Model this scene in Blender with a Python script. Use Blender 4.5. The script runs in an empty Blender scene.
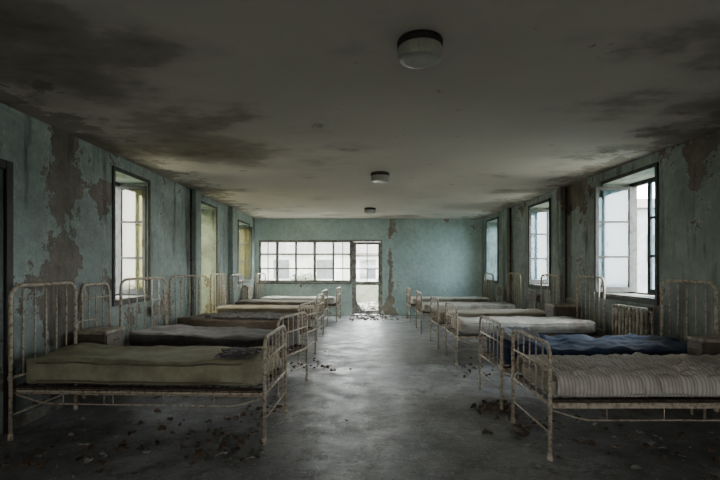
import bpy, bmesh, math, random
from mathutils import Vector, Matrix, noise
random.seed(7)
C = bpy.context.scene.collection
CAMZ=1.4; H=2.75; XL=-2.95; XR=3.54; YB=13.0; YF=-2.2; TH=0.48

# ---------------- materials ----------------
def newmat(n):
    m=bpy.data.materials.new(n); m.use_nodes=True
    nt=m.node_tree; b=nt.nodes['Principled BSDF']; return m,nt,b
def N(nt,t,**k):
    n=nt.nodes.new(t)
    for a,v in k.items(): setattr(n,a,v)
    return n
def noise_n(nt,vec,scale,detail=6,rough=.6,dist=0.0):
    n=N(nt,'ShaderNodeTexNoise'); n.inputs['Scale'].default_value=scale
    n.inputs['Detail'].default_value=detail; n.inputs['Roughness'].default_value=rough
    n.inputs['Distortion'].default_value=dist
    nt.links.new(vec,n.inputs['Vector']); return n.outputs['Fac']
def ramp(nt,fac,a,b,ca=(0,0,0,1),cb=(1,1,1,1)):
    r=N(nt,'ShaderNodeValToRGB'); r.color_ramp.elements[0].position=a; r.color_ramp.elements[1].position=b
    r.color_ramp.elements[0].color=ca; r.color_ramp.elements[1].color=cb
    nt.links.new(fac,r.inputs['Fac']); return r.outputs['Color']
def mix(nt,fac,a,b,mode='MIX'):
    m=N(nt,'ShaderNodeMix',data_type='RGBA',blend_type=mode)
    if isinstance(fac,(int,float)): m.inputs[0].default_value=fac
    else: nt.links.new(fac,m.inputs[0])
    for i,c in ((6,a),(7,b)):
        if isinstance(c,tuple): m.inputs[i].default_value=(*c[:3],1)
        else: nt.links.new(c,m.inputs[i])
    return m.outputs[2]
def math_n(nt,op,a,b=None,c=None,clamp=False):
    m=N(nt,'ShaderNodeMath',operation=op,use_clamp=clamp)
    for i,v in enumerate((a,b,c)):
        if v is None: continue
        if isinstance(v,(int,float)): m.inputs[i].default_value=v
        else: nt.links.new(v,m.inputs[i])
    return m.outputs[0]
def pos(nt,scale=(1,1,1),obj=False,loc=(0,0,0)):
    if obj: o=N(nt,'ShaderNodeTexCoord').outputs['Object']
    else: o=N(nt,'ShaderNodeNewGeometry').outputs['Position']
    mp=N(nt,'ShaderNodeMapping'); mp.inputs['Scale'].default_value=scale; mp.inputs['Location'].default_value=loc
    nt.links.new(o,mp.inputs['Vector']); return mp.outputs['Vector'],o
def bump(nt,b,h,strength=.4,dist=.02):
    bp=N(nt,'ShaderNodeBump'); bp.inputs['Strength'].default_value=strength; bp.inputs['Distance'].default_value=dist
    nt.links.new(h,bp.inputs['Height']); nt.links.new(bp.outputs['Normal'],b.inputs['Normal'])
def blob(nt,o,center,rad,amt):
    """bias that is amt at the centre and falls to 0 at rad"""
    d=N(nt,'ShaderNodeVectorMath',operation='DISTANCE'); nt.links.new(o,d.inputs[0]); d.inputs[1].default_value=center
    return math_n(nt,'MAXIMUM',math_n(nt,'MULTIPLY_ADD',d.outputs['Value'],-amt/rad,amt),0)

def mat_wall(name,teal,teal2,plaster,peel_lo=.53,off=0.0,patches=(),axis='X',driplo=.52,grime=.7,soft=.012,lowd=.6,blobs=()):
    m,nt,b=newmat(name)
    v,o=pos(nt,loc=(off,off,off)); vs,_=pos(nt,(2.2,2.2,.28),loc=(off,0,0))
    c=mix(nt,ramp(nt,noise_n(nt,v,1.3,5),.35,.65),teal,teal2)
    c=mix(nt,ramp(nt,noise_n(nt,v,9,8,.75),.45,.75),c,tuple(x*.78 for x in teal))
    sep=N(nt,'ShaderNodeSeparateXYZ'); nt.links.new(o,sep.inputs[0])
    n1=noise_n(nt,v,1.5,15,.74,.1)
    zz=math_n(nt,'MULTIPLY',math_n(nt,'ABSOLUTE',math_n(nt,'SUBTRACT',sep.outputs['Z'],1.7)),.05)
    n1=math_n(nt,'ADD',n1,zz)
    for (cx,hw,amt) in patches:
        d=math_n(nt,'ABSOLUTE',math_n(nt,'SUBTRACT',sep.outputs[axis],cx))
        d=math_n(nt,'MAXIMUM',math_n(nt,'MULTIPLY_ADD',d,-amt/hw,amt),0)
        n1=math_n(nt,'ADD',n1,d)
    for ce,ra,am in blobs: n1=math_n(nt,'ADD',n1,blob(nt,o,ce,ra,am))
    peel=ramp(nt,n1,peel_lo,peel_lo+soft)
    edge=ramp(nt,n1,peel_lo-.03,peel_lo-.012)
    c=mix(nt,math_n(nt,'MULTIPLY',edge,.45),c,tuple(min(1,x*1.45) for x in teal2))
    pl=mix(nt,ramp(nt,noise_n(nt,v,3.5,8,.7),.35,.7),plaster,tuple(x*.42 for x in plaster))
    c=mix(nt,peel,c,pl)
    gr=ramp(nt,noise_n(nt,v,.8,10,.7,.2),.45,.72)
    c=mix(nt,math_n(nt,'MULTIPLY',gr,grime),c,(.10,.095,.085))
    drip=ramp(nt,noise_n(nt,vs,1.6,10,.75),driplo,driplo+.14)
    c=mix(nt,math_n(nt,'MULTIPLY',drip,.85),c,(.03,.028,.024))
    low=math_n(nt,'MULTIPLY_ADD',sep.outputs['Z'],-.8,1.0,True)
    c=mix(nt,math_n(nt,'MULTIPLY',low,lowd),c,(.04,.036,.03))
    nt.links.new(c,b.inputs['Base Color']); b.inputs['Roughness'].default_value=.85
    h=math_n(nt,'MULTIPLY_ADD',peel,-1.0,noise_n(nt,v,14,6))
    bump(nt,b,h,.7,.02); return m
def mat_ceiling():
    m,nt,b=newmat('ceiling_plaster'); v,o=pos(nt); vs,_=pos(nt,(.55,.8,1),loc=(2.3,.4,0))
    c=mix(nt,ramp(nt,noise_n(nt,v,.7,6),.3,.7),(.78,.71,.64),(.66,.60,.54))
    n0=noise_n(nt,vs,.9,10,.6)
    for ce,ra,am in (((-1.9,4.6,H),2.2,.22),((3.5,4.6,H),1.6,.2),((-2.9,8.0,H),1.3,.12),((3.5,8.5,H),1.3,.12),((-2.9,2.0,H),2.4,.24),((3.5,6.4,H),1.1,.12),((3.0,2.0,H),2.2,.2)):
        n0=math_n(nt,'ADD',n0,blob(nt,o,ce,ra,am))
    st=ramp(nt,n0,.56,.86)
    c=mix(nt,math_n(nt,'MULTIPLY',st,.88),c,(.14,.105,.075))
    ring=math_n(nt,'MULTIPLY',ramp(nt,n0,.62,.66),.30)
    c=mix(nt,ring,c,(.13,.095,.065))
    sx=N(nt,'ShaderNodeSeparateXYZ'); nt.links.new(o,sx.inputs[0])
    ed=math_n(nt,'ABSOLUTE',math_n(nt,'SUBTRACT',sx.outputs['X'],.3)); ed=math_n(nt,'MAXIMUM',math_n(nt,'SUBTRACT',ed,2.3),0)
    n2=math_n(nt,'ADD',math_n(nt,'MULTIPLY',ed,.22),noise_n(nt,v,2.2,14,.75))
    c=mix(nt,math_n(nt,'MULTIPLY',ramp(nt,n2,.62,.66),.6),c,(.17,.135,.10))
    mo=ramp(nt,n0,.68,.95); sp=ramp(nt,noise_n(nt,v,4,14,.78),.44,.58)
    c=mix(nt,math_n(nt,'MULTIPLY',math_n(nt,'MULTIPLY',mo,sp),.5),c,(.03,.024,.02))
    nt.links.new(c,b.inputs['Base Color']); b.inputs['Roughness'].default_value=.9
    bump(nt,b,noise_n(nt,v,6,8,.7),.3,.02); return m
def mat_floor():
    m,nt,b=newmat('worn_grey_floor'); v,o=pos(nt)
    c=mix(nt,ramp(nt,noise_n(nt,v,1.1,12,.75),.42,.58),(.15,.15,.152),(.28,.278,.275))
    c=mix(nt,ramp(nt,noise_n(nt,v,4,12,.8),.5,.62),c,(.10,.095,.09))
    c=mix(nt,math_n(nt,'MULTIPLY',ramp(nt,noise_n(nt,v,2.3,14,.8,.5),.55,.58),.6),c,(.40,.39,.37))
    c=mix(nt,ramp(nt,noise_n(nt,v,40,4,.7),.61,.65),c,(.48,.47,.44))
    c=mix(nt,ramp(nt,noise_n(nt,v,26,4,.7),.60,.67),c,(.06,.05,.04))
    nt.links.new(c,b.inputs['Base Color'])
    r=ramp(nt,noise_n(nt,v,3.2,10,.75),.35,.65,(.30,.30,.30,1),(.66,.66,.66,1))
    nt.links.new(r,b.inputs['Roughness'])
    bump(nt,b,noise_n(nt,v,30,10,.8),.6,.008); return m
def mat_two(name,c1,c2,scale=8,lo=.45,hi=.6,rough=.7,metal=0,bs=.2,c3=None,obj=True):
    m,nt,b=newmat(name); v,o=pos(nt,obj=obj)
    c=mix(nt,ramp(nt,noise_n(nt,v,scale,8,.7),lo,hi),c1,c2)
    if c3: c=mix(nt,ramp(nt,noise_n(nt,v,scale*.33,6,.65),.5,.68),c,c3)
    nt.links.new(c,b.inputs['Base Color']); b.inputs['Roughness'].default_value=rough; b.inputs['Metallic'].default_value=metal
    if bs: bump(nt,b,noise_n(nt,v,scale*3,6),bs,.004)
    return m
def mat_stripe(name,c1,c2,stain,freq=60,axis='Y'):
    m,nt,b=newmat(name); v,o=pos(nt,obj=True)
    w=N(nt,'ShaderNodeTexWave',bands_direction=axis); w.inputs['Scale'].default_value=freq/6.28; w.inputs['Distortion'].default_value=.4
    nt.links.new(v,w.inputs['Vector'])
    c=mix(nt,ramp(nt,w.outputs['Fac'],.55,.75),c1,c2)
    c=mix(nt,ramp(nt,noise_n(nt,v,2.2,9,.7,.4),.48,.72),c,stain)
    nt.links.new(c,b.inputs['Base Color']); b.inputs['Roughness'].default_value=.95
    bump(nt,b,noise_n(nt,v,60,3),.3,.003); return m
def mat_floral(name,c1,c2,stain,sc=16):
    m,nt,b=newmat(name); v,o=pos(nt,obj=True)
    vo=N(nt,'ShaderNodeTexVoronoi'); vo.inputs['Scale'].default_value=sc; nt.links.new(v,vo.inputs['Vector'])
    c=mix(nt,ramp(nt,vo.outputs['Distance'],.25,.42),c2,c1)
    c=mix(nt,ramp(nt,noise_n(nt,v,3,9,.7),.48,.66),c,stain)
    nt.links.new(c,b.inputs['Base Color']); b.inputs['Roughness'].default_value=.95
    bump(nt,b,noise_n(nt,v,40,4),.3,.004); return m
def mat_glass(name,tint,dust,tr_c):
    m=bpy.data.materials.new(name); m.use_nodes=True; nt=m.node_tree; nt.nodes.clear()
    out=N(nt,'ShaderNodeOutputMaterial'); tr=N(nt,'ShaderNodeBsdfTransparent'); tr.inputs[0].default_value=(*tint,1)
    gl=N(nt,'ShaderNodeBsdfGlossy'); gl.inputs['Roughness'].default_value=.08
    df=N(nt,'ShaderNodeBsdfTranslucent'); df.inputs[0].default_value=(*tr_c,1)
    v,o=pos(nt); d=ramp(nt,noise_n(nt,v,3,8,.7),.3,.8,(.02,.02,.02,1),(dust,dust,dust,1))
    m1=N(nt,'ShaderNodeMixShader'); nt.links.new(d,m1.inputs[0]); nt.links.new(tr.outputs[0],m1.inputs[1]); nt.links.new(df.outputs[0],m1.inputs[2])
    m2=N(nt,'ShaderNodeMixShader'); m2.inputs[0].default_value=.07; nt.links.new(m1.outputs[0],m2.inputs[1]); nt.links.new(gl.outputs[0],m2.inputs[2])
    nt.links.new(m2.outputs[0],out.inputs[0]); return m

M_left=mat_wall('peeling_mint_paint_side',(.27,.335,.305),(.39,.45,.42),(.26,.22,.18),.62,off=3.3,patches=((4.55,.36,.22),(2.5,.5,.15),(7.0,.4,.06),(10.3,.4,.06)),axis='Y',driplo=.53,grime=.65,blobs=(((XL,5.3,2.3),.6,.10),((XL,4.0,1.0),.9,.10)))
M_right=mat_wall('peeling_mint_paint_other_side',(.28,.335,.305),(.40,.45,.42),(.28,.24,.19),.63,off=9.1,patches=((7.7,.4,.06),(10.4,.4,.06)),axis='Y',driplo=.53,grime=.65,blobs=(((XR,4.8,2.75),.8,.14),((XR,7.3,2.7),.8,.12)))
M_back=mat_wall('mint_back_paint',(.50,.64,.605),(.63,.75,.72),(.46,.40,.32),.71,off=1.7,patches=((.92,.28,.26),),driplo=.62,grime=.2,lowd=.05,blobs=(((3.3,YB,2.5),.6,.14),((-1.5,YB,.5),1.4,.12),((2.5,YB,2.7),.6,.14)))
M_ceil=mat_ceiling(); M_floor=mat_floor()
M_metal=mat_two('rusty_cream_enamel',(.55,.48,.375),(.22,.14,.085),30,.46,.62,.45,0.05,.3)
M_rust=mat_two('rusted_iron',(.14,.09,.06),(.06,.035,.02),20,.4,.6,.7,.5)
M_spring=mat_two('rusty_springs',(.12,.095,.075),(.06,.038,.025),20,.4,.6,.6,.5)
M_wframe=mat_two('dark_grey_teal_window_wood',(.065,.072,.066),(.035,.03,.025),10,.45,.62,.7)
M_bframe=mat_two('weathered_frame',(.34,.33,.30),(.17,.145,.12),8,.45,.62,.7)
M_dframe=mat_two('pale_worn_door_wood',(.42,.415,.38),(.18,.15,.12),8,.42,.58,.7)
M_glass=mat_glass('dusty_glass',(.70,.80,.85),.06,(.4,.46,.48))
M_glassB=mat_glass('bright_dusty_glass',(.92,.94,.92),.10,(.6,.62,.6))
M_glassL=mat_glass('yellowed_dusty_glass',(.80,.77,.60),.08,(.5,.47,.34))
M_darkwood=mat_two('dark_brown_door_wood',(.025,.018,.013),(.012,.01,.008),6,.4,.6,.6)
M_trim=mat_two('dirty_trim',(.22,.21,.18),(.08,.07,.06),6,.4,.6,.85)
M_lampglass=mat_two('yellowed_opal_glass',(.52,.52,.47),(.36,.35,.30),5,.4,.7,.25,0,0)
M_lampbase=mat_two('dark_lamp_metal',(.04,.04,.04),(.08,.055,.04),12,.4,.6,.5,.5)
M_rad=mat_two('radiator_paint',(.42,.38,.30),(.16,.11,.07),12,.45,.62,.5)
M_wood=mat_two('brown_laminate',(.13,.10,.075),(.07,.055,.04),6,.4,.6,.5)
M_debris=mat_two('fallen_plaster',(.36,.34,.30),(.12,.10,.08),5,.4,.6,.95,obj=False)
M_leaf=mat_two('dry_leaves',(.12,.075,.045),(.04,.028,.018),4,.4,.6,.9,obj=False)
M_foliage=mat_two('green_foliage',(.05,.075,.03),(.10,.12,.06),3,.4,.6,.8,obj=False)
M_facade=mat_two('grey_facade',(.22,.23,.24),(.16,.165,.17),1.5,.4,.6,.9)
M_facade2=mat_two('white_facade',(.50,.49,.46),(.38,.37,.34),1.5,.4,.6,.9)
M_terr=mat_two('mossy_concrete',(.22,.22,.16),(.12,.135,.08),2.5,.4,.6,.9,obj=False)
M_ochre=mat_two('ochre_facade',(.17,.15,.095),(.13,.115,.075),1.5,.4,.6,.9)
M_roof=mat_two('grey_roof',(.14,.12,.11),(.08,.07,.06),3,.4,.6,.9)
M_dark=mat_two('dark_opening',(.05,.055,.06),(.07,.075,.075),3,.4,.6,.4)
M_ground=mat_two('overgrown_ground',(.15,.16,.10),(.22,.21,.17),.6,.4,.6,.95,obj=False)

# ---------------- mesh helpers ----------------
def mkobj(name,bm,mat,parent=None,smooth=False,loc=None,rot=None):
    me=bpy.data.meshes.new(name)
    bmesh.ops.recalc_face_normals(bm,faces=bm.faces)
    bm.to_mesh(me); bm.free()
    if mat: me.materials.append(mat)
    if smooth:
        for p in me.polygons: p.use_smooth=True
    return link(name,me,parent,loc,rot)
def link(name,me,parent=None,loc=None,rot=None):
    o=bpy.data.objects.new(name,me); C.objects.link(o)
    if parent: o.parent=parent
    if loc: o.location=loc
    if rot: o.rotation_euler=rot
    return o
def empty(name,loc=(0,0,0),rotz=0):
    o=bpy.data.objects.new(name,None); C.objects.link(o); o.location=loc; o.rotation_euler=(0,0,rotz); o.empty_display_size=.1; return o
def box(bm,x0,x1,y0,y1,z0,z1,bev=0):
    r=bmesh.ops.create_cube(bm,size=1,matrix=Matrix.Translation(((x0+x1)/2,(y0+y1)/2,(z0+z1)/2))@Matrix.Diagonal((x1-x0,y1-y0,z1-z0,1)))
    if bev:
        es=list({e for v in r['verts'] for e in v.link_edges})
        bmesh.ops.bevel(bm,geom=es,offset=bev,segments=2,affect='EDGES')
def rpath(pts,rad,n=5):
    pts=[Vector(p) for p in pts]; out=[pts[0]]
    for i in range(1,len(pts)-1):
        a,b,c=pts[i-1],pts[i],pts[i+1]
        d1=(a-b); d2=(c-b); r=min(rad,d1.length*.49,d2.length*.49)
        p0=b+d1.normalized()*r; p1=b+d2.normalized()*r
        for k in range(n+1):
            t=k/n; out.append((1-t)**2*p0+2*t*(1-t)*b+t*t*p1)
    out.append(pts[-1]); return out
def dense(pts,step=.04):
    out=[pts[0]]
    for a,b in zip(pts,pts[1:]):
        n=max(1,int((b-a).length/step))
        for k in range(1,n+1): out.append(a.lerp(b,k/n))
    return out
def tube(bm,pts,r,segs=8,cap=True):
    pts=[Vector(p) for p in pts]; rings=[]
    t0=(pts[1]-pts[0]).normalized()
    up=Vector((0,0,1)) if abs(t0.z)<.9 else Vector((1,0,0))
    nrm=t0.cross(up).normalized()
    for i,p in enumerate(pts):
        if i==0: t=t0
        elif i==len(pts)-1: t=(pts[i]-pts[i-1]).normalized()
        else: t=(pts[i+1]-pts[i-1]).normalized()
        nrm=(nrm-t*nrm.dot(t)).normalized(); bn=t.cross(nrm)
        rings.append([bm.verts.new(p+r*(math.cos(2*math.pi*k/segs)*nrm+math.sin(2*math.pi*k/segs)*bn)) for k in range(segs)])
    for a,b in zip(rings,rings[1:]):
        for k in range(segs): bm.faces.new((a[k],a[(k+1)%segs],b[(k+1)%segs],b[k]))
    if cap: bm.faces.new(rings[0]); bm.faces.new(rings[-1])
def lathe(bm,prof,segs=32,center=(0,0,0),rib=0):
    rings=[]
    for r,z in prof:
        rings.append([bm.verts.new((center[0]+(r+(rib if k%2 else 0))*math.cos(2*math.pi*k/segs),center[1]+(r+(rib if k%2 else 0))*math.sin(2*math.pi*k/segs),center[2]+z)) for k in range(segs)])
    for a,b in zip(rings,rings[1:]):
        for k in range(segs): bm.faces.new((a[k],a[(k+1)%segs],b[(k+1)%segs],b[k]))
    bm.faces.new(rings[0]); bm.faces.new(rings[-1])

# ---------------- room shell ----------------
def wall_mesh(name,u0,u1,z0,z1,holes,place,mat):
    us=sorted({u0,u1,*[h[0] for h in holes],*[h[1] for h in holes]})
    zs=sorted({z0,z1,*[h[2] for h in holes],*[h[3] for h in holes]})
    def solid(i,j):
        if i<0 or j<0 or i>=len(us)-1 or j>=len(zs)-1: return False
        cu=(us[i]+us[i+1])/2; cz=(zs[j]+zs[j+1])/2
        return not any(h[0]<cu<h[1] and h[2]<cz<h[3] for h in holes)
    bm=bmesh.new(); cache={}
    def V(u,z,d):
        k=(round(u,4),round(z,4),d)
        if k not in cache: cache[k]=bm.verts.new(place(u,z,d))
        return cache[k]
    for i in range(len(us)-1):
        for j in range(len(zs)-1):
            if not solid(i,j): continue
            a,b,c,d=us[i],us[i+1],zs[j],zs[j+1]
            for s in (0,1): bm.faces.new((V(a,c,s),V(b,c,s),V(b,d,s),V(a,d,s)))
            if not solid(i-1,j): bm.faces.new((V(a,c,0),V(a,d,0),V(a,d,1),V(a,c,1)))
            if not solid(i+1,j): bm.faces.new((V(b,c,0),V(b,d,0),V(b,d,1),V(b,c,1)))
            if not solid(i,j-1): bm.faces.new((V(a,c,0),V(b,c,0),V(b,c,1),V(a,c,1)))
            if not solid(i,j+1): bm.faces.new((V(a,d,0),V(b,d,0),V(b,d,1),V(a,d,1)))
    o=mkobj(name,bm,mat); o['kind']='structure'; return o
WL=[(-1.6,-1.0,1.1,2.1),(5.5,6.38,.96,2.56),(8.45,9.45,.05,2.58),(11.2,12.3,1.0,2.5)]  # first opening is unseen, added behind the camera for fill light
WR=[(-1.6,-1.0,1.1,2.1),(5.4,6.56,.98,2.58),(8.4,9.38,1.0,2.6),(11.5,12.5,1.0,2.6)]  # likewise starts with an unseen opening added to light the near beds
DOORL=(2.95,3.78,0.0,2.2)
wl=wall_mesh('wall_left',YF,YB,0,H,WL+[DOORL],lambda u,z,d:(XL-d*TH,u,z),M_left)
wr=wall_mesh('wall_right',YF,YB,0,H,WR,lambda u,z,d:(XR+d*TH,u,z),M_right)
BW=(-2.86,-.17,.92,2.15); BD=(-.17,.70,0,2.15); FW_FILL=(-.3,1.2,.8,1.6)  # front-wall opening is an addition out of view, for fill
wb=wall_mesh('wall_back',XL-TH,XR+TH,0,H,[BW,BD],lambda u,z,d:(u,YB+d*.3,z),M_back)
wf=wall_mesh('wall_front',XL-TH,XR+TH,0,H,[FW_FILL],lambda u,z,d:(u,YF-d*.3,z),M_left)
for n,z0,z1,m in (('floor',-.25,0,M_floor),('ceiling',H,H+.25,M_ceil)):
    bm=bmesh.new(); box(bm,XL-TH,XR+TH,YF-.3,YB+.3,z0,z1); o=mkobj(n,bm,m); o['kind']='structure'
for i,(x0,x1,y0,y1,m) in enumerate(((XL,XL+.1,8.0,8.28,M_left),(XL,XL+.1,10.35,10.7,M_left),(XR-.1,XR,7.72,8.05,M_right),(XR-.1,XR,10.5,10.9,M_right))):
    bm=bmesh.new(); box(bm,x0,x1,y0,y1,0,H,.012); o=mkobj('trim_%d'%(i+1),bm,m); o['kind']='structure'
for i,(x0,x1,nm) in enumerate(((XL,XL+.015,'left'),(XR-.015,XR,'right'))):
    bm=bmesh.new()
    if nm=='left': 
        box(bm,x0,x1,YF,2.85,0,.1); box(bm,x0,x1,3.88,8.44,0,.1); box(bm,x0,x1,9.46,YB,0,.1)
    else: box(bm,x0,x1,YF,YB,0,.1)
    o=mkobj('baseboard_'+nm,bm,M_trim); o['kind']='structure'

# ---------------- windows ----------------
wid=[0]
def portal(loc,d,sx,sy):
    l=bpy.data.lights.new('sky_portal','AREA'); l.shape='RECTANGLE'; l.size=sx; l.size_y=sy; l.cycles.is_portal=True
    lo=bpy.data.objects.new('sky_portal',l); C.objects.link(lo); lo.location=loc
    lo.rotation_euler=Vector(d).to_track_quat('-Z','Z').to_euler()
def sash(parent,w,h,loc,rotz,gm):
    bm=bmesh.new(); t=.048
    box(bm,0,t,-.02,.02,0,h,.004); box(bm,w-t,w,-.02,.02,0,h,.004)
    box(bm,t,w-t,-.02,.02,0,t*1.4,.004); box(bm,t,w-t,-.02,.02,h-t,h,.004)
    for k in (1,2): box(bm,t,w-t,-.012,.012,h*k/3-.015,h*k/3+.015)
    s=mkobj('sash',bm,M_wframe,parent,loc=loc,rot=(0,0,rotz))
    bm=bmesh.new(); box(bm,t*.9,w-t*.9,-.003,.003,t,h-t*.9)
    mkobj('glass',bm,gm,s); 
    bm=bmesh.new(); tube(bm,[(w-.022,-.02,h*.45),(w-.022,-.06,h*.45),(w-.022,-.06,h*.5)],.007,6); mkobj('handle',bm,M_rust,s,True)
    return s
def side_window(hole,side,open_far,open_near):
    wid[0]+=1; y0,y1,z0,z1=hole; gm=M_glassL if side<0 else M_glass
    xo = (XL-TH+.06) if side<0 else (XR+TH-.06)
    inward = 1 if side<0 else -1
    r=empty('window_%d'%wid[0],(xo,(y0+y1)/2,z0)); r['kind']='structure'
    bm=bmesh.new(); f=.05; hw=(y1-y0)/2; hh=z1-z0
    box(bm,-.035,.035,-hw,-hw+f,0,hh); box(bm,-.035,.035,hw-f,hw,0,hh)
    box(bm,-.035,.035,-hw+f,hw-f,0,f); box(bm,-.035,.035,-hw+f,hw-f,hh-f,hh)
    mkobj('frame',bm,M_wframe,r)
    w=hw-f; h=hh-2*f
    sash(r,w,h,(inward*.04,hw-f,f),-math.pi/2+inward*math.radians(open_far),gm)
    sash(r,w,h,(inward*.04,-hw+f,f),math.pi/2-inward*math.radians(open_near),gm)
    bm=bmesh.new(); 
    if side<0: box(bm,.04,TH-.03,-hw+.001,hw-.001,.001,.03,.005)
    else: box(bm,-(TH-.03),-.04,-hw+.001,hw-.001,.001,.03,.005)
    mkobj('sill',bm,M_trim,r)
    bm=bmesh.new(); xi=(TH-.06)*inward; a=min(xi,xi+.02*inward); b=max(xi,xi+.02*inward); t=.045
    box(bm,a,b,-hw-t,-hw,-t,hh+t); box(bm,a,b,hw,hw+t,-t,hh+t); box(bm,a,b,-hw,hw,hh,hh+t); box(bm,a,b,-hw,hw,-t,0)
    mkobj('architrave',bm,M_wframe,r)
    portal(((XL-TH-.03) if side<0 else (XR+TH+.03),(y0+y1)/2,(z0+z1)/2),(inward,0,0),hw*2,hh)
    return r
side_window(WL[0],-1,60,60); side_window(WL[1],-1,88,5); side_window(WL[2],-1,20,0); side_window(WL[3],-1,80,0)
side_window(WR[0],1,60,60); side_window(WR[1],1,90,12); side_window(WR[2],1,84,0); side_window(WR[3],1,15,0)

# back window
x0,x1,z0,z1=BW
r=empty('window_9',(x0,YB+.12,z0)); r['kind']='structure'
W=x1-x0; Hh=z1-z0
bm=bmesh.new(); f=.07
box(bm,0,W,-.04,.04,0,f); box(bm,0,W,-.04,.04,Hh-f,Hh); box(bm,0,f,-.04,.04,f,Hh-f); box(bm,W-f,W,-.04,.04,f,Hh-f)
for k in range(1,5):
    t=.038 if k in(1,3) else .028
    box(bm,W*k/5-t,W*k/5+t,-.035,.035,f,Hh-f)
for k in (0,4): 
    xc=W*(k+.5)/5; box(bm,xc-.012,xc+.012,-.02,.02,f,Hh-f)
for k in (1,2): box(bm,f,W-f,-.025,.025,Hh*k/3-.018,Hh*k/3+.018)
mkobj('frame',bm,M_bframe,r)
bm=bmesh.new()
for i in range(10):
    for j in range(3):
        if (i,j) in ((3,2),(8,0),(8,1)): continue
        box(bm,W*i/10+.01,W*(i+1)/10-.01,-.003,.003,Hh*j/3+.01,Hh*(j+1)/3-.01)
mkobj('glass',bm,M_glassB,r)
bm=bmesh.new(); box(bm,-.02,W-.01,-.2,-.05,-.03,.0,.008); mkobj('sill',bm,M_trim,r)
# unseen window added behind the viewpoint as frontal fill light
x0,x1,z0,z1=FW_FILL
r=empty('window_10',(x0,YF-.12,z0)); r['kind']='structure'; W=x1-x0; Hh=z1-z0
bm=bmesh.new(); box(bm,0,W,-.04,.04,0,f); box(bm,0,W,-.04,.04,Hh-f,Hh)
for k in range(4): box(bm,max(0,W*k/3-.03),min(W,W*k/3+.03),-.04,.04,f,Hh-f)
mkobj('frame',bm,M_bframe,r)
portal(((x0+x1)/2,YF-.34,(z0+z1)/2),(0,1,0),W,Hh)
# back door
x0,x1,z0,z1=BD
r=empty('door_1',(x0,YB+.12,0)); r['kind']='structure'; W=x1-x0
bm=bmesh.new(); box(bm,0,.05,-.05,.05,0,z1); box(bm,W-.05,W,-.05,.05,0,z1); box(bm,.05,W-.05,-.05,.05,z1-.05,z1)
mkobj('frame',bm,M_dframe,r)
bm=bmesh.new(); w=W-.1; h=z1-.06
box(bm,0,.07,-.02,.02,.02,h); box(bm,w-.07,w,-.02,.02,.02,h); box(bm,.07,w-.07,-.02,.02,h-.07,h); box(bm,.07,w-.07,-.02,.02,.85,.95); box(bm,.07,w-.07,-.02,.02,.02,.12)
for k in (1,2): box(bm,.07,w-.07,-.015,.015,.95+k*.37-.015,.95+k*.37+.015)
box(bm,w/2-.012,w/2+.012,-.015,.015,.95,h-.07)
for pv in ([(.07,.12),(.26,.12),(.2,.2),(.13,.28),(.07,.42)],):
    n=len(pv); vs=[bm.verts.new((x,-.008,z)) for x,z in pv]; vt=[bm.verts.new((x,.008,z)) for x,z in pv]
    bm.faces.new(vs); bm.faces.new(vt)
    for i in range(n): bm.faces.new((vs[i],vs[(i+1)%n],vt[(i+1)%n],vt[i]))
lf=mkobj('door_leaf',bm,M_dframe,r,loc=(.05,0,0))
bm=bmesh.new()
for (a,b,c,d) in ((.07,w/2,.95,1.32),(w/2,w-.07,1.32,1.69),(.07,w/2,1.32,1.69)): box(bm,a,b,-.003,.003,c,d)
mkobj('glass',bm,M_glassB,lf)
bm=bmesh.new(); tube(bm,[(w-.035,-.02,1.0),(w-.035,-.07,1.0),(w-.14,-.07,1.0)],.009,8); mkobj('handle',bm,M_rust,lf,True)
portal((-1.1,YB+.34,1.08),(0,-1,0),3.6,2.2)
# dark side door
y0,y1,z0,z1=DOORL
r=empty('door_2',(XL,(y0+y1)/2,0)); r['kind']='structure'; hw=(y1-y0)/2
bm=bmesh.new()
for a,b,c,d in ((-hw-.08,-hw,0,z1+.08),(hw,hw+.08,0,z1+.08),(-hw,hw,z1,z1+.08)): box(bm,-.0,.03,a,b,c,d,.005)
mkobj('frame',bm,M_darkwood,r)
bm=bmesh.new(); box(bm,-.14,-.1,-hw+.002,hw-.002,.0,z1-.002)
for c,d in ((.2,.95),(1.1,2.0)):
    box(bm,-.1,-.085,-hw+.12,hw-.12,c,d,.004)
lf=mkobj('door_leaf',bm,M_darkwood,r)
bm=bmesh.new(); tube(bm,[(-.1,-hw+.07,1.02),(-.05,-hw+.07,1.02),(-.05,-hw+.18,1.02)],.009,8); mkobj('handle',bm,M_rust,lf,True)

# ---------------- beds ----------------
BL=2.06; BWd=.78
def end_frame(Ht,bars,low,mid,R=.0145,rb=.006):
    bm=bmesh.new(); w=BWd/2
    tube(bm,rpath([(0,-w,.03),(0,-w,Ht),(0,w,Ht),(0,w,.03)],.12,8),R,10)
    tube(bm,[(0,-w,low),(0,w,low)],.010); 
    if mid: tube(bm,[(0,-w,mid),(0,w,mid)],.008)
    tube(bm,[(0,-w,.2),(0,w,.2)],.007)
    for k in range(1,bars+1):
        y=-w+BWd*k/(bars+1); tube(bm,[(0,y,low),(0,y,Ht)],rb,6)
    for s in (-1,1):
        lathe(bm,[(.012,.0),(.02,.003),(.022,.02),(.018,.05),(R+.001,.06)],10,(0,s*w,0))
        for z in (low,): lathe(bm,[(R,-.02),(R+.005,-.012),(R+.005,.012),(R,.02)],10,(0,s*w,z))
    me=bpy.data.meshes.new('end_frame'); bmesh.ops.recalc_face_normals(bm,faces=bm.faces); bm.to_mesh(me); bm.free(); me.materials.append(M_metal)
    for p in me.polygons: p.use_smooth=True
    return me
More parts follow.
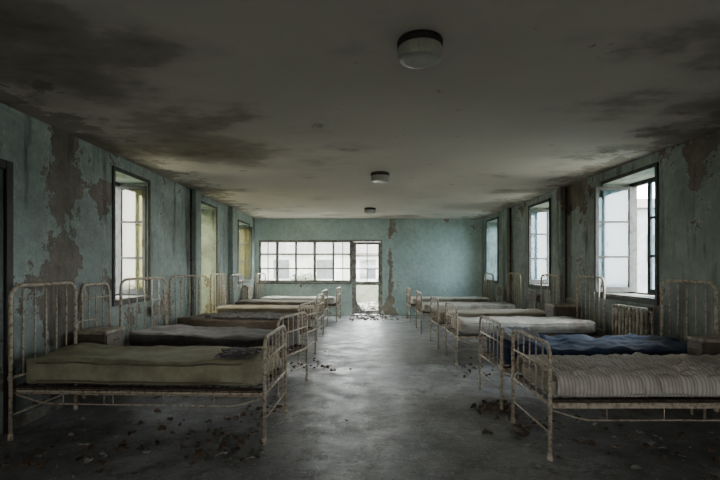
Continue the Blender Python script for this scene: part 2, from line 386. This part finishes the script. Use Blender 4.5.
ME_head=end_frame(1.24,5,.5,None,.016,.0065); ME_foot=end_frame(.84,5,.4,.66); ME_head2=end_frame(1.2,3,.5,1.05,.016,.0065)
def rail_mesh():
    bm=bmesh.new(); 
    box(bm,.02,BL-.02,-.004,.004,.375,.415); box(bm,.02,BL-.02,0,.03,.375,.381)
    tube(bm,rpath([(.02,0,.36),(.25,0,.29),(BL-.25,0,.29),(BL-.02,0,.36)],.08,4),.006,6)
    for k in range(1,5): tube(bm,[(BL*k/5,0,.29),(BL*k/5,0,.38)],.004,6)
    me=bpy.data.meshes.new('side_rail'); bmesh.ops.recalc_face_normals(bm,faces=bm.faces); bm.to_mesh(me); bm.free(); me.materials.append(M_metal); return me
ME_rail=rail_mesh()
def spring_mesh():
    bm=bmesh.new(); w=BWd/2-.02
    for k in range(20):
        x=.06+(BL-.12)*k/19
        tube(bm,[(x,-w,.41),(x,-w*.5,.40),(x,0,.395),(x,w*.5,.40),(x,w,.41)],.004,5)
    for k in range(7):
        y=-w+2*w*k/6; tube(bm,[(.03,y,.405),(BL-.03,y,.405)],.004,5)
    for k in range(8):
        for j in range(4):
            x=.2+k*.24; y=-.27+j*.18
            tube(bm,[(x+.025*math.cos(a*.9),y+.025*math.sin(a*.9),.40-.012*a/2) for a in range(15)],.003,4)
    for y in (-w,w): tube(bm,[(.02,y,.425),(BL-.02,y,.425)],.012,8)
    for x in (.03,BL-.03): tube(bm,[(x,-w,.425),(x,w,.425)],.012,8)
    me=bpy.data.meshes.new('spring_base'); bmesh.ops.recalc_face_normals(bm,faces=bm.faces); bm.to_mesh(me); bm.free(); me.materials.append(M_spring); return me
ME_spring=spring_mesh()
def bed(foot,head,label,h2=False):
    f=Vector(foot); d=Vector(head)-f; a=math.atan2(d.y,d.x)
    r=empty('hospital_bed',(f.x,f.y,0),a); r['category']='bed'; r['group']='metal hospital beds'; r['label']=label
    link('footboard',ME_foot,r,(0,0,0)); link('headboard',ME_head2 if h2 else ME_head,r,(BL,0,0))
    link('side_rail',ME_rail,r,(0,-BWd/2+.005,0)); link('side_rail',ME_rail,r,(0,BWd/2-.035,0)); link('spring_base',ME_spring,r)
    return r,a
def local(r,a,x,y,z): 
    return (r.location.x+math.cos(a)*x-math.sin(a)*y, r.location.y+math.sin(a)*x+math.cos(a)*y, z)
def deform(q,L,W,T,tuft,nz,sag,seed,ts,lump,exp=.4):
    u=q.x/L+.5; w=q.y/W+.5
    top=max(0,min(1,q.z/(T/2)))
    dz=-sag*math.sin(math.pi*max(0,min(1,u)))*(.35+.65*math.sin(math.pi*max(0,min(1,w))))*top
    n=noise.noise(Vector((q.x*lump+seed*3.1,q.y*lump+seed,q.z)))+.5*noise.noise(Vector((q.x*lump*2.5,q.y*lump*2.5+seed,q.z*3)))
    dz+=n*nz*(.4+top)
    if tuft:
        uu=u+.012*noise.noise(Vector((q.x*4,q.y*4,seed))); ww=w+.03*noise.noise(Vector((q.x*4,q.y*4,seed+7)))
        t=(abs(math.sin(math.pi*uu*ts[0]))*abs(math.sin(math.pi*ww*ts[1])))**exp
        dz-=tuft*(1-t)*top
    dy=noise.noise(Vector((q.x*3+seed,q.z*2,5)))*nz*.9*(1 if q.y>0 else -1)
    dx=noise.noise(Vector((q.y*3+seed,q.z*2,9)))*nz*.6
    return Vector((q.x+dx,q.y+dy,q.z+dz))
def mattress(r,a,mat,label,L=1.94,W=.76,T=.17,z=.438,xc=None,yc=0,cuts=26,tuft=0,nz=.012,sag=.02,seed=0,rad=.06,piping=True,name='mattress',cat='mattress',ts=(9,4),lump=2.5,rot=0,crad=.12,exp=.4,pmat=None):
    xc=BL/2 if xc is None else xc
    args=(L,W,T,tuft,nz,sag,seed,ts,lump,exp)
    bm=bmesh.new(); bmesh.ops.create_cube(bm,size=2)
    bmesh.ops.subdivide_edges(bm,edges=bm.edges[:],cuts=cuts,use_grid_fill=True)
    for v in bm.verts:
        p=Vector([math.copysign(abs(c)**.75,c) for c in v.co]) if not tuft else v.co.copy()
        q=Vector((p.x*L/2,p.y*W/2,p.z*T/2))
        cx=max(-L/2+crad,min(L/2-crad,q.x)); cy=max(-W/2+crad,min(W/2-crad,q.y)); d2=Vector((q.x-cx,q.y-cy))
        if d2.length>crad: d2=d2.normalized()*crad; q.x=cx+d2.x; q.y=cy+d2.y
        c=Vector((max(-L/2+rad,min(L/2-rad,q.x)),max(-W/2+rad,min(W/2-rad,q.y)),max(-T/2+rad,min(T/2-rad,q.z))))
        dd=q-c
        if dd.length>rad: q=c+dd.normalized()*rad
        v.co=deform(q,*args)
    zmin=min(v.co.z for v in bm.verts)
    for v in bm.verts: v.co.z-=zmin
    o=mkobj(name,bm,mat,None,True,local(r,a,xc,yc,z),(0,0,a+rot))
    o['category']=cat; o['label']=label; 
    if name=='mattress': o['group']='old ward mattresses'
    if piping:
        for zz in (T*.34,-T*.34):
            dz=max(0,abs(zz)-(T/2-rad)); ins=rad-math.sqrt(max(0,rad*rad-dz*dz))-.002
            ax=L/2-ins; bx=W/2-ins
            pts=dense(rpath([(0,-bx,zz),(ax,-bx,zz),(ax,bx,zz),(-ax,bx,zz),(-ax,-bx,zz),(0,-bx,zz)],crad*1.35,7))
            pts=[deform(p,*args)-Vector((0,0,zmin)) for p in pts]
            bm=bmesh.new(); tube(bm,pts,.008,6); mkobj('piping',bm,pmat or mat,o,True)
    return o
def cloth(r,a,mat,label,x0,x1,w,ztop,drop,seed=0,name='blanket',amp=.02,nx=46,ny=40,cat='blanket',sh=0,tuft=0,ts=(16,9),thick=.008,edge=.10):
    bm=bmesh.new(); g=[]
    hw=w/2; tot=w+2*drop
    for i in range(nx+1):
        row=[]
        for j in range(ny+1):
            x=x0+(x1-x0)*i/nx; s=-tot/2+tot*j/ny
            n=noise.noise(Vector((x*5+seed,s*5,seed)))+.6*noise.noise(Vector((x*12,s*9+seed,2)))
            tf=0
            if tuft:
                uu=i/nx+.012*noise.noise(Vector((x*5,s*5,seed+3))); ww=j/ny+.025*noise.noise(Vector((x*5,s*5,seed+9)))
                tf=tuft*(abs(math.sin(math.pi*uu*ts[0]))*abs(math.sin(math.pi*ww*ts[1])))**.4
            rr=.03
            if abs(s)<hw-rr: y=s; zz=ztop+abs(n)*amp+tf
            else:
                e=abs(s)-(hw-rr); th=min(e/rr,math.pi/2)
                y=hw-rr+rr*math.sin(th); zz=ztop-rr*(1-math.cos(th))+abs(n)*amp*math.cos(th)
                e2=max(0,e-rr*math.pi/2); zz-=e2*(1+.8*noise.noise(Vector((x*4,seed,0))))
                y=math.copysign(y+tf*math.sin(th)+.012*(n+1)*min(1,e2*20),s); zz+=tf*math.cos(th)
            ex=edge*noise.noise(Vector((s*6,seed,1)))*(1 if i==0 or i==nx else abs(i/nx-.5)*2)
            row.append(bm.verts.new((x+n*.012+ex,y+n*.006+sh,zz)))
        g.append(row)
    for i in range(nx):
        for j in range(ny): bm.faces.new((g[i][j],g[i+1][j],g[i+1][j+1],g[i][j+1]))
    o=mkobj(name,bm,mat,None,True,local(r,a,0,0,0),(0,0,a))
    sd=o.modifiers.new('s','SOLIDIFY'); sd.thickness=thick; sd.offset=1
    o['category']=cat; o['label']=label; return o

F_olive=mat_two('olive_ticking',(.38,.36,.235),(.27,.255,.165),5,.4,.65,.9,0,.2,(.16,.14,.09))
F_olivep=mat_two('olive_piping',(.17,.155,.10),(.12,.105,.07),9,.4,.65,.9)
F_dark=mat_floral('dark_floral_cloth',(.085,.075,.075),(.22,.20,.19),(.05,.043,.04),22)
F_dark2=mat_two('dark_grey_ticking',(.10,.09,.09),(.17,.155,.15),7,.4,.65,.9,0,.2,(.055,.048,.045))
F_brown=mat_stripe('brown_striped_ticking',(.22,.17,.13),(.13,.10,.08),(.07,.055,.04),70)
F_beige=mat_stripe('beige_striped_ticking',(.42,.37,.29),(.28,.23,.17),(.18,.14,.10),60)
F_white=mat_two('dirty_white_ticking',(.60,.58,.53),(.40,.37,.31),6,.45,.65,.9,0,.2,(.26,.22,.17))
F_blue=mat_two('dark_blue_cover',(.03,.055,.12),(.06,.085,.155),7,.4,.7,.8,0,.2,(.03,.038,.058))
F_quilt=mat_stripe('stained_striped_quilt',(.60,.56,.50),(.42,.38,.32),(.28,.24,.20),75,'X')
F_grey=mat_two('grey_pillow_cloth',(.36,.36,.37),(.22,.22,.22),9,.4,.65,.95)

L=[((-.71,3.94),(-2.79,4.04)),((-.74,5.2),(-2.74,5.8)),((-.76,6.85),(-2.78,7.3)),((-.74,8.9),(-2.80,9.08)),((-.76,10.35),(-2.78,10.55)),((-.5,11.75),(-2.6,11.95))]
lab='rusty cream tubular metal bed '
b,a=bed(*L[0],lab+'carrying an olive mattress')
m1=mattress(b,a,F_olive,'saggy olive-green stained mattress on a rusty metal bed',cuts=54,nz=.018,sag=.035,seed=1,T=.215,L=1.98,rad=.07,crad=.16,pmat=F_olivep)
cloth(b,a,F_dark,'dark dirty rag lying across the olive mattress end',.13,.42,.36,.672,.0,seed=4,amp=.03,sh=.13,name='rag',cat='rag')
b,a=bed(*L[1],lab+'carrying a dark mattress')
mattress(b,a,F_dark2,'dark grey worn mattress with faded blotches',cuts=40,seed=2,nz=.028,sag=.03,lump=3.5,T=.18)
b,a=bed(*L[2],lab+'with a brown striped mattress')
mattress(b,a,F_brown,'thin brown striped mattress',seed=3,T=.17,sag=.005)
cloth(b,a,F_dark,'dark crumpled blanket spread over a mattress',.15,1.5,.69,.632,.0,seed=8,amp=.03)
b,a=bed(*L[3],lab+'with a beige striped mattress')
mattress(b,a,F_beige,'beige striped mattress with brown stains',seed=5)
b,a=bed(*L[4],lab+'with a brown mattress',True)
mattress(b,a,F_brown,'brown striped mattress, flat and dirty',seed=6)
b,a=bed(*L[5],lab+'near the tall glazed door',True)
mattress(b,a,F_white,'pale stained mattress beside the windows',seed=7,T=.16)
R=[3.66,4.76,6.75,8.1,9.85,11.7]
b,a=bed((1.38,R[0]),(3.48,R[0]),lab+'with a tufted quilt')
mattress(b,a,F_quilt,'thin worn grey mattress under a quilt',T=.12,rad=.045,cuts=30,seed=8,sag=0,nz=.005,W=.72,crad=.08,L=1.98)
cloth(b,a,F_quilt,'rumpled dirty beige-white tufted quilt draped over the bed',.05,1.9,.77,.572,.075,seed=21,name='quilt',cat='quilt',amp=.035,nx=200,ny=110,tuft=.034,ts=(15,8),thick=.012,edge=.03)
b,a=bed((1.38,R[1]),(3.48,R[1]),lab+'with a dark blue mattress')
mattress(b,a,F_blue,'dark blue covered mattress, crumpled',seed=10,cuts=56,nz=.034,lump=5.5,T=.17,L=1.98)
mattress(b,a,F_grey,'grey crumpled pillow at the foot of a blue mattress',L=.34,W=.5,T=.08,z=.648,xc=.26,rad=.038,cuts=24,nz=.035,seed=13,name='pillow',cat='pillow',piping=False,lump=8,crad=.06)
b,a=bed((1.38,R[2]),(3.48,R[2]),lab+'with a pale mattress')
mattress(b,a,F_white,'dirty white mattress with rounded edges',seed=11,T=.18,cuts=34,rad=.08,nz=.018)
b,a=bed((1.36,R[3]),(3.42,R[3]),lab+'with a pale striped mattress')
mattress(b,a,F_beige,'beige striped mattress with brown stains',seed=12)
b,a=bed((1.32,R[4]),(3.42,R[4]),lab+'with a white mattress')
mattress(b,a,F_white,'dirty white mattress with rounded edges',seed=14,T=.16)
b,a=bed((1.30,R[5]),(3.40,R[5]),lab+'near the back wall',True)
mattress(b,a,F_white,'dirty white mattress with rounded edges',seed=15,T=.16)

o=link('bed_headboard',ME_head2,None,(XL+.055,5.07,0),(0,math.radians(-1.5),0)); o.scale=(1,.68,1)
o['category']='bed end'; o['label']='loose tubular bed end leaning against peeling wall'

# ---------------- bedside furniture ----------------
def nightstand(loc,rot,w=.4,d=.36,h=.78,lab=''):
    r=empty('nightstand',loc,rot); r['category']='nightstand'; r['label']=lab; r['group']='metal bedside cabinets'
    bm=bmesh.new(); z0=.18
    box(bm,-d/2,d/2-.012,-w/2,w/2,z0,h-.03,.004); mkobj('body',bm,M_wood,r)
    bm=bmesh.new(); box(bm,-d/2-.01,d/2+.01,-w/2-.01,w/2+.01,h-.03,h,.005); mkobj('top',bm,M_rad,r)
    bm=bmesh.new(); box(bm,d/2-.012,d/2+.004,-w/2+.015,w/2-.015,h-.19,h-.045,.003); dr=mkobj('drawer',bm,M_wood,r)
    bm=bmesh.new(); tube(bm,[(d/2+.003,-.04,h-.11),(d/2+.025,-.035,h-.11),(d/2+.025,.035,h-.11),(d/2+.003,.04,h-.11)],.004,6); mkobj('handle',bm,M_rust,dr)
    bm=bmesh.new(); box(bm,d/2-.012,d/2+.004,-w/2+.015,w/2-.015,z0+.015,h-.2,.003); dr=mkobj('door',bm,M_wood,r)
    bm=bmesh.new(); lathe(bm,[(.004,0),(.012,.01),(.012,.02),(.004,.024)],10); kn=mkobj('knob',bm,M_rust,dr,True,(d/2+.002,w/2-.05,.45),(0,math.pi/2,0))
    for sx in(-1,1):
        for sy in (-1,1):
            bm=bmesh.new(); tube(bm,[(sx*(d/2-.03),sy*(w/2-.03),0),(sx*(d/2-.03),sy*(w/2-.03),z0+.01)],.012,8); mkobj('leg',bm,M_metal,r,True)
    bm=bmesh.new(); tube(bm,rpath([(-d/2+.02,-w/2+.02,h-.005),(-d/2+.02,-w/2+.02,h+.09),(-d/2+.02,w/2-.02,h+.09),(-d/2+.02,w/2-.02,h-.005)],.05,4),.008,8); mkobj('rail',bm,M_metal,r,True)
nightstand((XL+.24,4.78,0),0,.36,.32,.74,'worn brown bedside cabinet with tubular rail beside wall')
nightstand((XR-.24,4.215,0),math.pi,.22,.36,.74,'narrow brown bedside cabinet squeezed between two beds')
nightstand((XR-.24,7.40,0),math.pi,.34,.36,.78,'worn brown bedside cabinet with tubular rail beside wall')
def chair(loc,rot):
    r=empty('metal_chair',loc,rot); r['category']='chair'; r['group']='tubular ward chairs'; r['label']='old tubular metal chair with wooden seat against the wall'
    bm=bmesh.new(); w=.19
    tube(bm,rpath([(-.2,-w,0),(-.19,-w,.45),(-.24,-w,.92),(-.24,w,.92),(-.19,w,.45),(-.2,w,0)],.08,5),.011,8)
    for s in(-1,1): tube(bm,rpath([(.2,s*w,0),(.19,s*w,.43),(-.19,s*w,.43)],.06,4),.011,8)
    tube(bm,[(.19,-w,.2),(.19,w,.2)],.008,6)
    mkobj('frame',bm,M_metal,r,True)
    bm=bmesh.new(); box(bm,-.2,.21,-.2,.2,.44,.465,.01); mkobj('seat',bm,M_wood,r)
    bm=bmesh.new(); box(bm,-.228,-.212,-w,w,.7,.84,.005); mkobj('backrest',bm,M_wood,r)
chair((XL+.3,6.56,0),0); chair((XR-.3,9.05,0),math.pi); chair((XR-.42,10.72,0),math.pi); chair((XL+.3,9.82,0),0)
def radiator(loc,n):
    r=empty('radiator',loc); r['category']='radiator'; r['group']='cast-iron radiators'; r['label']='old cast-iron column radiator beneath the open window'
    bm=bmesh.new()
    for k in range(n):
        y=(k-(n-1)/2)*.075
        for x in (-.05,.0,.05): tube(bm,rpath([(x,y,.12),(x,y,.88)],.02),.019,8)
        for z in (.13,.87): tube(bm,[(-.06,y,z),(.06,y,z)],.028,8)
    for z in (.14,.86): tube(bm,[(0,-n*.037,z),(0,n*.037,z)],.02,8)
    for s in(-1,1): box(bm,-.05,.05,s*(n-1)*.0375-.015,s*(n-1)*.0375+.015,0,.13)
    mkobj('body',bm,M_rad,r,True)
    bm=bmesh.new(); tube(bm,rpath([(0,-n*.037-.01,.86),(0,-n*.037-.08,.86),(0,-n*.037-.08,.0)],.03),.012,8); mkobj('pipe',bm,M_rad,r,True)
    bm=bmesh.new(); lathe(bm,[(.01,0),(.024,.005),(.024,.03),(.01,.036)],12); mkobj('valve',bm,M_rust,r,True,(0,-n*.037-.05,.88))
radiator((XR-.11,5.72,0),9); radiator((XL+.11,11.75,0),7)
for loc in ((XL+.05,7.9),(XR-.05,7.63),(XR-.05,10.42)):
    bm=bmesh.new(); tube(bm,[(loc[0],loc[1],0),(loc[0],loc[1],H-.02)],.018,8)
    for z in (.6,1.5,2.3): lathe(bm,[(.019,-.015),(.026,-.01),(.026,.01),(.019,.015)],10,(loc[0],loc[1],z))
    o=mkobj('heating_pipe',bm,M_rust,None,True); o['category']='pipe'; o['label']='thin painted heating pipe running up the wall'; o['group']='heating pipes'
for (x,y) in ((.37,2.72),(.32,6.6),(.28,10.6)):
    r=empty('ceiling_lamp',(x,y,H)); r['category']='ceiling lamp'; r['group']='ceiling lamps'; r['label']='round ribbed glass ceiling lamp with dark metal collar, unlit'
    bm=bmesh.new(); lathe(bm,[(.12,0),(.13,-.003),(.136,-.015),(.136,-.04),(.128,-.046)],40); mkobj('collar',bm,M_lampbase,r,True)
    bm=bmesh.new(); lathe(bm,[(.122,-.044),(.127,-.05),(.128,-.07),(.126,-.105),(.118,-.12),(.09,-.127),(.04,-.129)],88,rib=.004); mkobj('lamp_shade',bm,M_lampglass,r,False)

# ---------------- debris ----------------
DB=bmesh.new()
def scatter(mi,n,region,smin,smax,curl=0.0,zb=.001):
    bm=DB
    for _ in range(n):
        x,y=region(); s=random.uniform(smin,smax); k=random.randint(5,7); a0=random.random()*6.28
        zc=zb+random.random()*.004; st=random.uniform(.4,1); ro=random.random()*3.14; cr,sr=math.cos(ro),math.sin(ro)
        ring=[]; 
        for i in range(k):
            rr=s*random.uniform(.5,1); an=a0+i*6.283/k
            px=rr*math.cos(an); py=rr*st*math.sin(an)
            ring.append(bm.verts.new((x+px*cr-py*sr,y+px*sr+py*cr,zc+random.random()*curl*s)))
        up=[bm.verts.new((x+(v.co.x-x)*.8,y+(v.co.y-y)*.8,v.co.z+s*.18)) for v in ring]
        fs=[bm.faces.new(up),bm.faces.new(ring)]
        for i in range(k): fs.append(bm.faces.new((ring[i],ring[(i+1)%k],up[(i+1)%k],up[i])))
        for f in fs: f.material_index=mi
def rg_all():
    while True:
        x=random.uniform(XL+.1,XR-.1); y=random.uniform(2.6,YB-.1)
        if -.6<x<1.2 and random.random()<.6: continue
        return x,y
def rg_clump():
    cx,cy,s=random.choice(((-1.6,3.7,.35),(-1.0,3.5,.2),(-.9,4.2,.15),(1.35,4.45,.10),(1.35,4.45,.10),(1.5,3.9,.2),(-1.8,5.3,.4),(1.6,6.2,.3),(.3,12.6,.3),(.2,12.1,.4),(2.2,3.5,.4),(-2.2,3.2,.3),(-.6,6.3,.2)))
    return (max(XL+.08,min(XR-.08,random.gauss(cx,s))),min(YB-.08,random.gauss(cy,s)))
scatter(0,700,rg_all,.004,.014); scatter(1,330,rg_clump,.02,.055,.8); scatter(0,260,rg_clump,.012,.045,.6); scatter(1,40,rg_all,.015,.04,.8)
scatter(0,110,lambda:(random.gauss(.4,.35),random.uniform(11.6,12.95)),.02,.08,.7)
o=mkobj('floor_debris',DB,M_debris); o.data.materials.append(M_leaf)
o['kind']='stuff'; o['category']='debris'; o['label']='crumbs of fallen plaster, paint flakes and dry leaves on the floor'

# ---------------- outside ----------------
bm=bmesh.new(); box(bm,-40,40,-30,60,-.6,-.3); o=mkobj('ground',bm,M_ground); o['kind']='structure'
bm=bmesh.new(); box(bm,-4,3,YB+.31,16.5,-.3,-.02,.01); o=mkobj('terrace',bm,M_terr); o['kind']='structure'
DB=bmesh.new()
scatter(0,300,lambda:(random.gauss(.3,.5),random.uniform(13.5,16)),.05,.2,.9,-.015); scatter(1,300,lambda:(random.gauss(.3,.5),random.uniform(13.5,16)),.04,.16,.9,-.015)
o=mkobj('rubble',DB,M_debris); o.data.materials.append(M_foliage); o['kind']='stuff'; o['category']='rubble'; o['label']='pale rubble and weeds on the terrace outside the door'
bm=bmesh.new(); box(bm,-4,3,16.3,16.5,-.02,.85,.01); o=mkobj('terrace_parapet',bm,M_terr); o['kind']='structure'
def building(loc,rot,wm,w,h,label,n=4,wh=1.2,wz=.9):
    r=empty('neighbouring_building',loc,rot); r['category']='building'; r['label']=label
    bm=bmesh.new(); box(bm,-w/2,w/2,0,6,0,h); mkobj('body',bm,wm,r)
    bm=bmesh.new(); a=w/2+.3
    v=[bm.verts.new(p) for p in ((-a,-.3,h),(a,-.3,h),(a,6.3,h),(-a,6.3,h),(-a,3,h+1),(a,3,h+1))]
    for f in ((0,1,5,4),(2,3,4,5),(0,4,3),(1,2,5),(0,3,2,1)): bm.faces.new([v[i] for i in f])
    mkobj('roof',bm,M_roof,r)
    for k in range(n):
        xc=-w/2+w*(k+.5)/n
        bm=bmesh.new(); box(bm,xc-.5,xc+.5,-.03,.03,wz,wz+wh); mkobj('window',bm,M_dark,r)
building((-3.5,29,-.3),0,M_facade2,11,2.5,'pale neighbouring building with dark windows and grey roof')
building((-11,11,-.3),math.pi/2,M_ochre,26,4.6,'ochre plastered neighbouring building with grey roof',9)
building((20,26,-.3),0,M_facade,24,5.0,'long grey neighbouring building with dark windows',12,1.6,1.9)
def bush(loc,s,n,label):
    bm=bmesh.new(); 
    for _ in range(n):
        d=Vector((random.gauss(0,1),random.gauss(0,1),random.gauss(0,1))).normalized()*random.uniform(.5,1)
        p=Vector((d.x*s,d.y*s,s*.9+d.z*s*.85)); q=Vector((random.gauss(0,1),random.gauss(0,1),random.gauss(0,1))).normalized(); t=q.orthogonal().normalized(); u=q.cross(t)
        k=s*.09; vs=[bm.verts.new(p+t*k*1.6),bm.verts.new(p+u*k*.7),bm.verts.new(p-t*k*1.6),bm.verts.new(p-u*k*.7)]
        bm.faces.new(vs)
    tube(bm,[(0,0,0),(0,.03,s)],.05*s,6)
    o=mkobj('bush',bm,M_foliage,None,False,loc); o['category']='bush'; o['label']=label; o['group']='bushes outside the building'
for p,s in (((-6.8,9.5,-.3),1.0),((7.6,10,-.3),.8),((-2.4,20,-.3),.8)):
    bush(p,s,700,'leafy green bush growing outside the building')

# ---------------- world, camera ----------------
w=bpy.data.worlds.new('World'); bpy.context.scene.world=w; w.use_nodes=True; nt=w.node_tree
bg=nt.nodes['Background']; 
tc=N(nt,'ShaderNodeTexCoord'); sp=N(nt,'ShaderNodeSeparateXYZ'); nt.links.new(tc.outputs['Generated'],sp.inputs[0])
nt.links.new(ramp(nt,sp.outputs['Z'],.0,.8,(.95,.96,.95,1),(.84,.90,.95,1)),bg.inputs['Color']); bg.inputs['Strength'].default_value=28.0
cd=bpy.data.cameras.new('camera'); cam=bpy.data.objects.new('camera',cd); C.objects.link(cam)
cam.location=(0,0,CAMZ); cam.rotation_euler=(math.radians(90),0,0)
cd.sensor_width=36; cd.lens=36*455/720; cd.shift_x=2/720; cd.shift_y=26/720
cd.clip_start=.05
bpy.context.scene.camera=cam
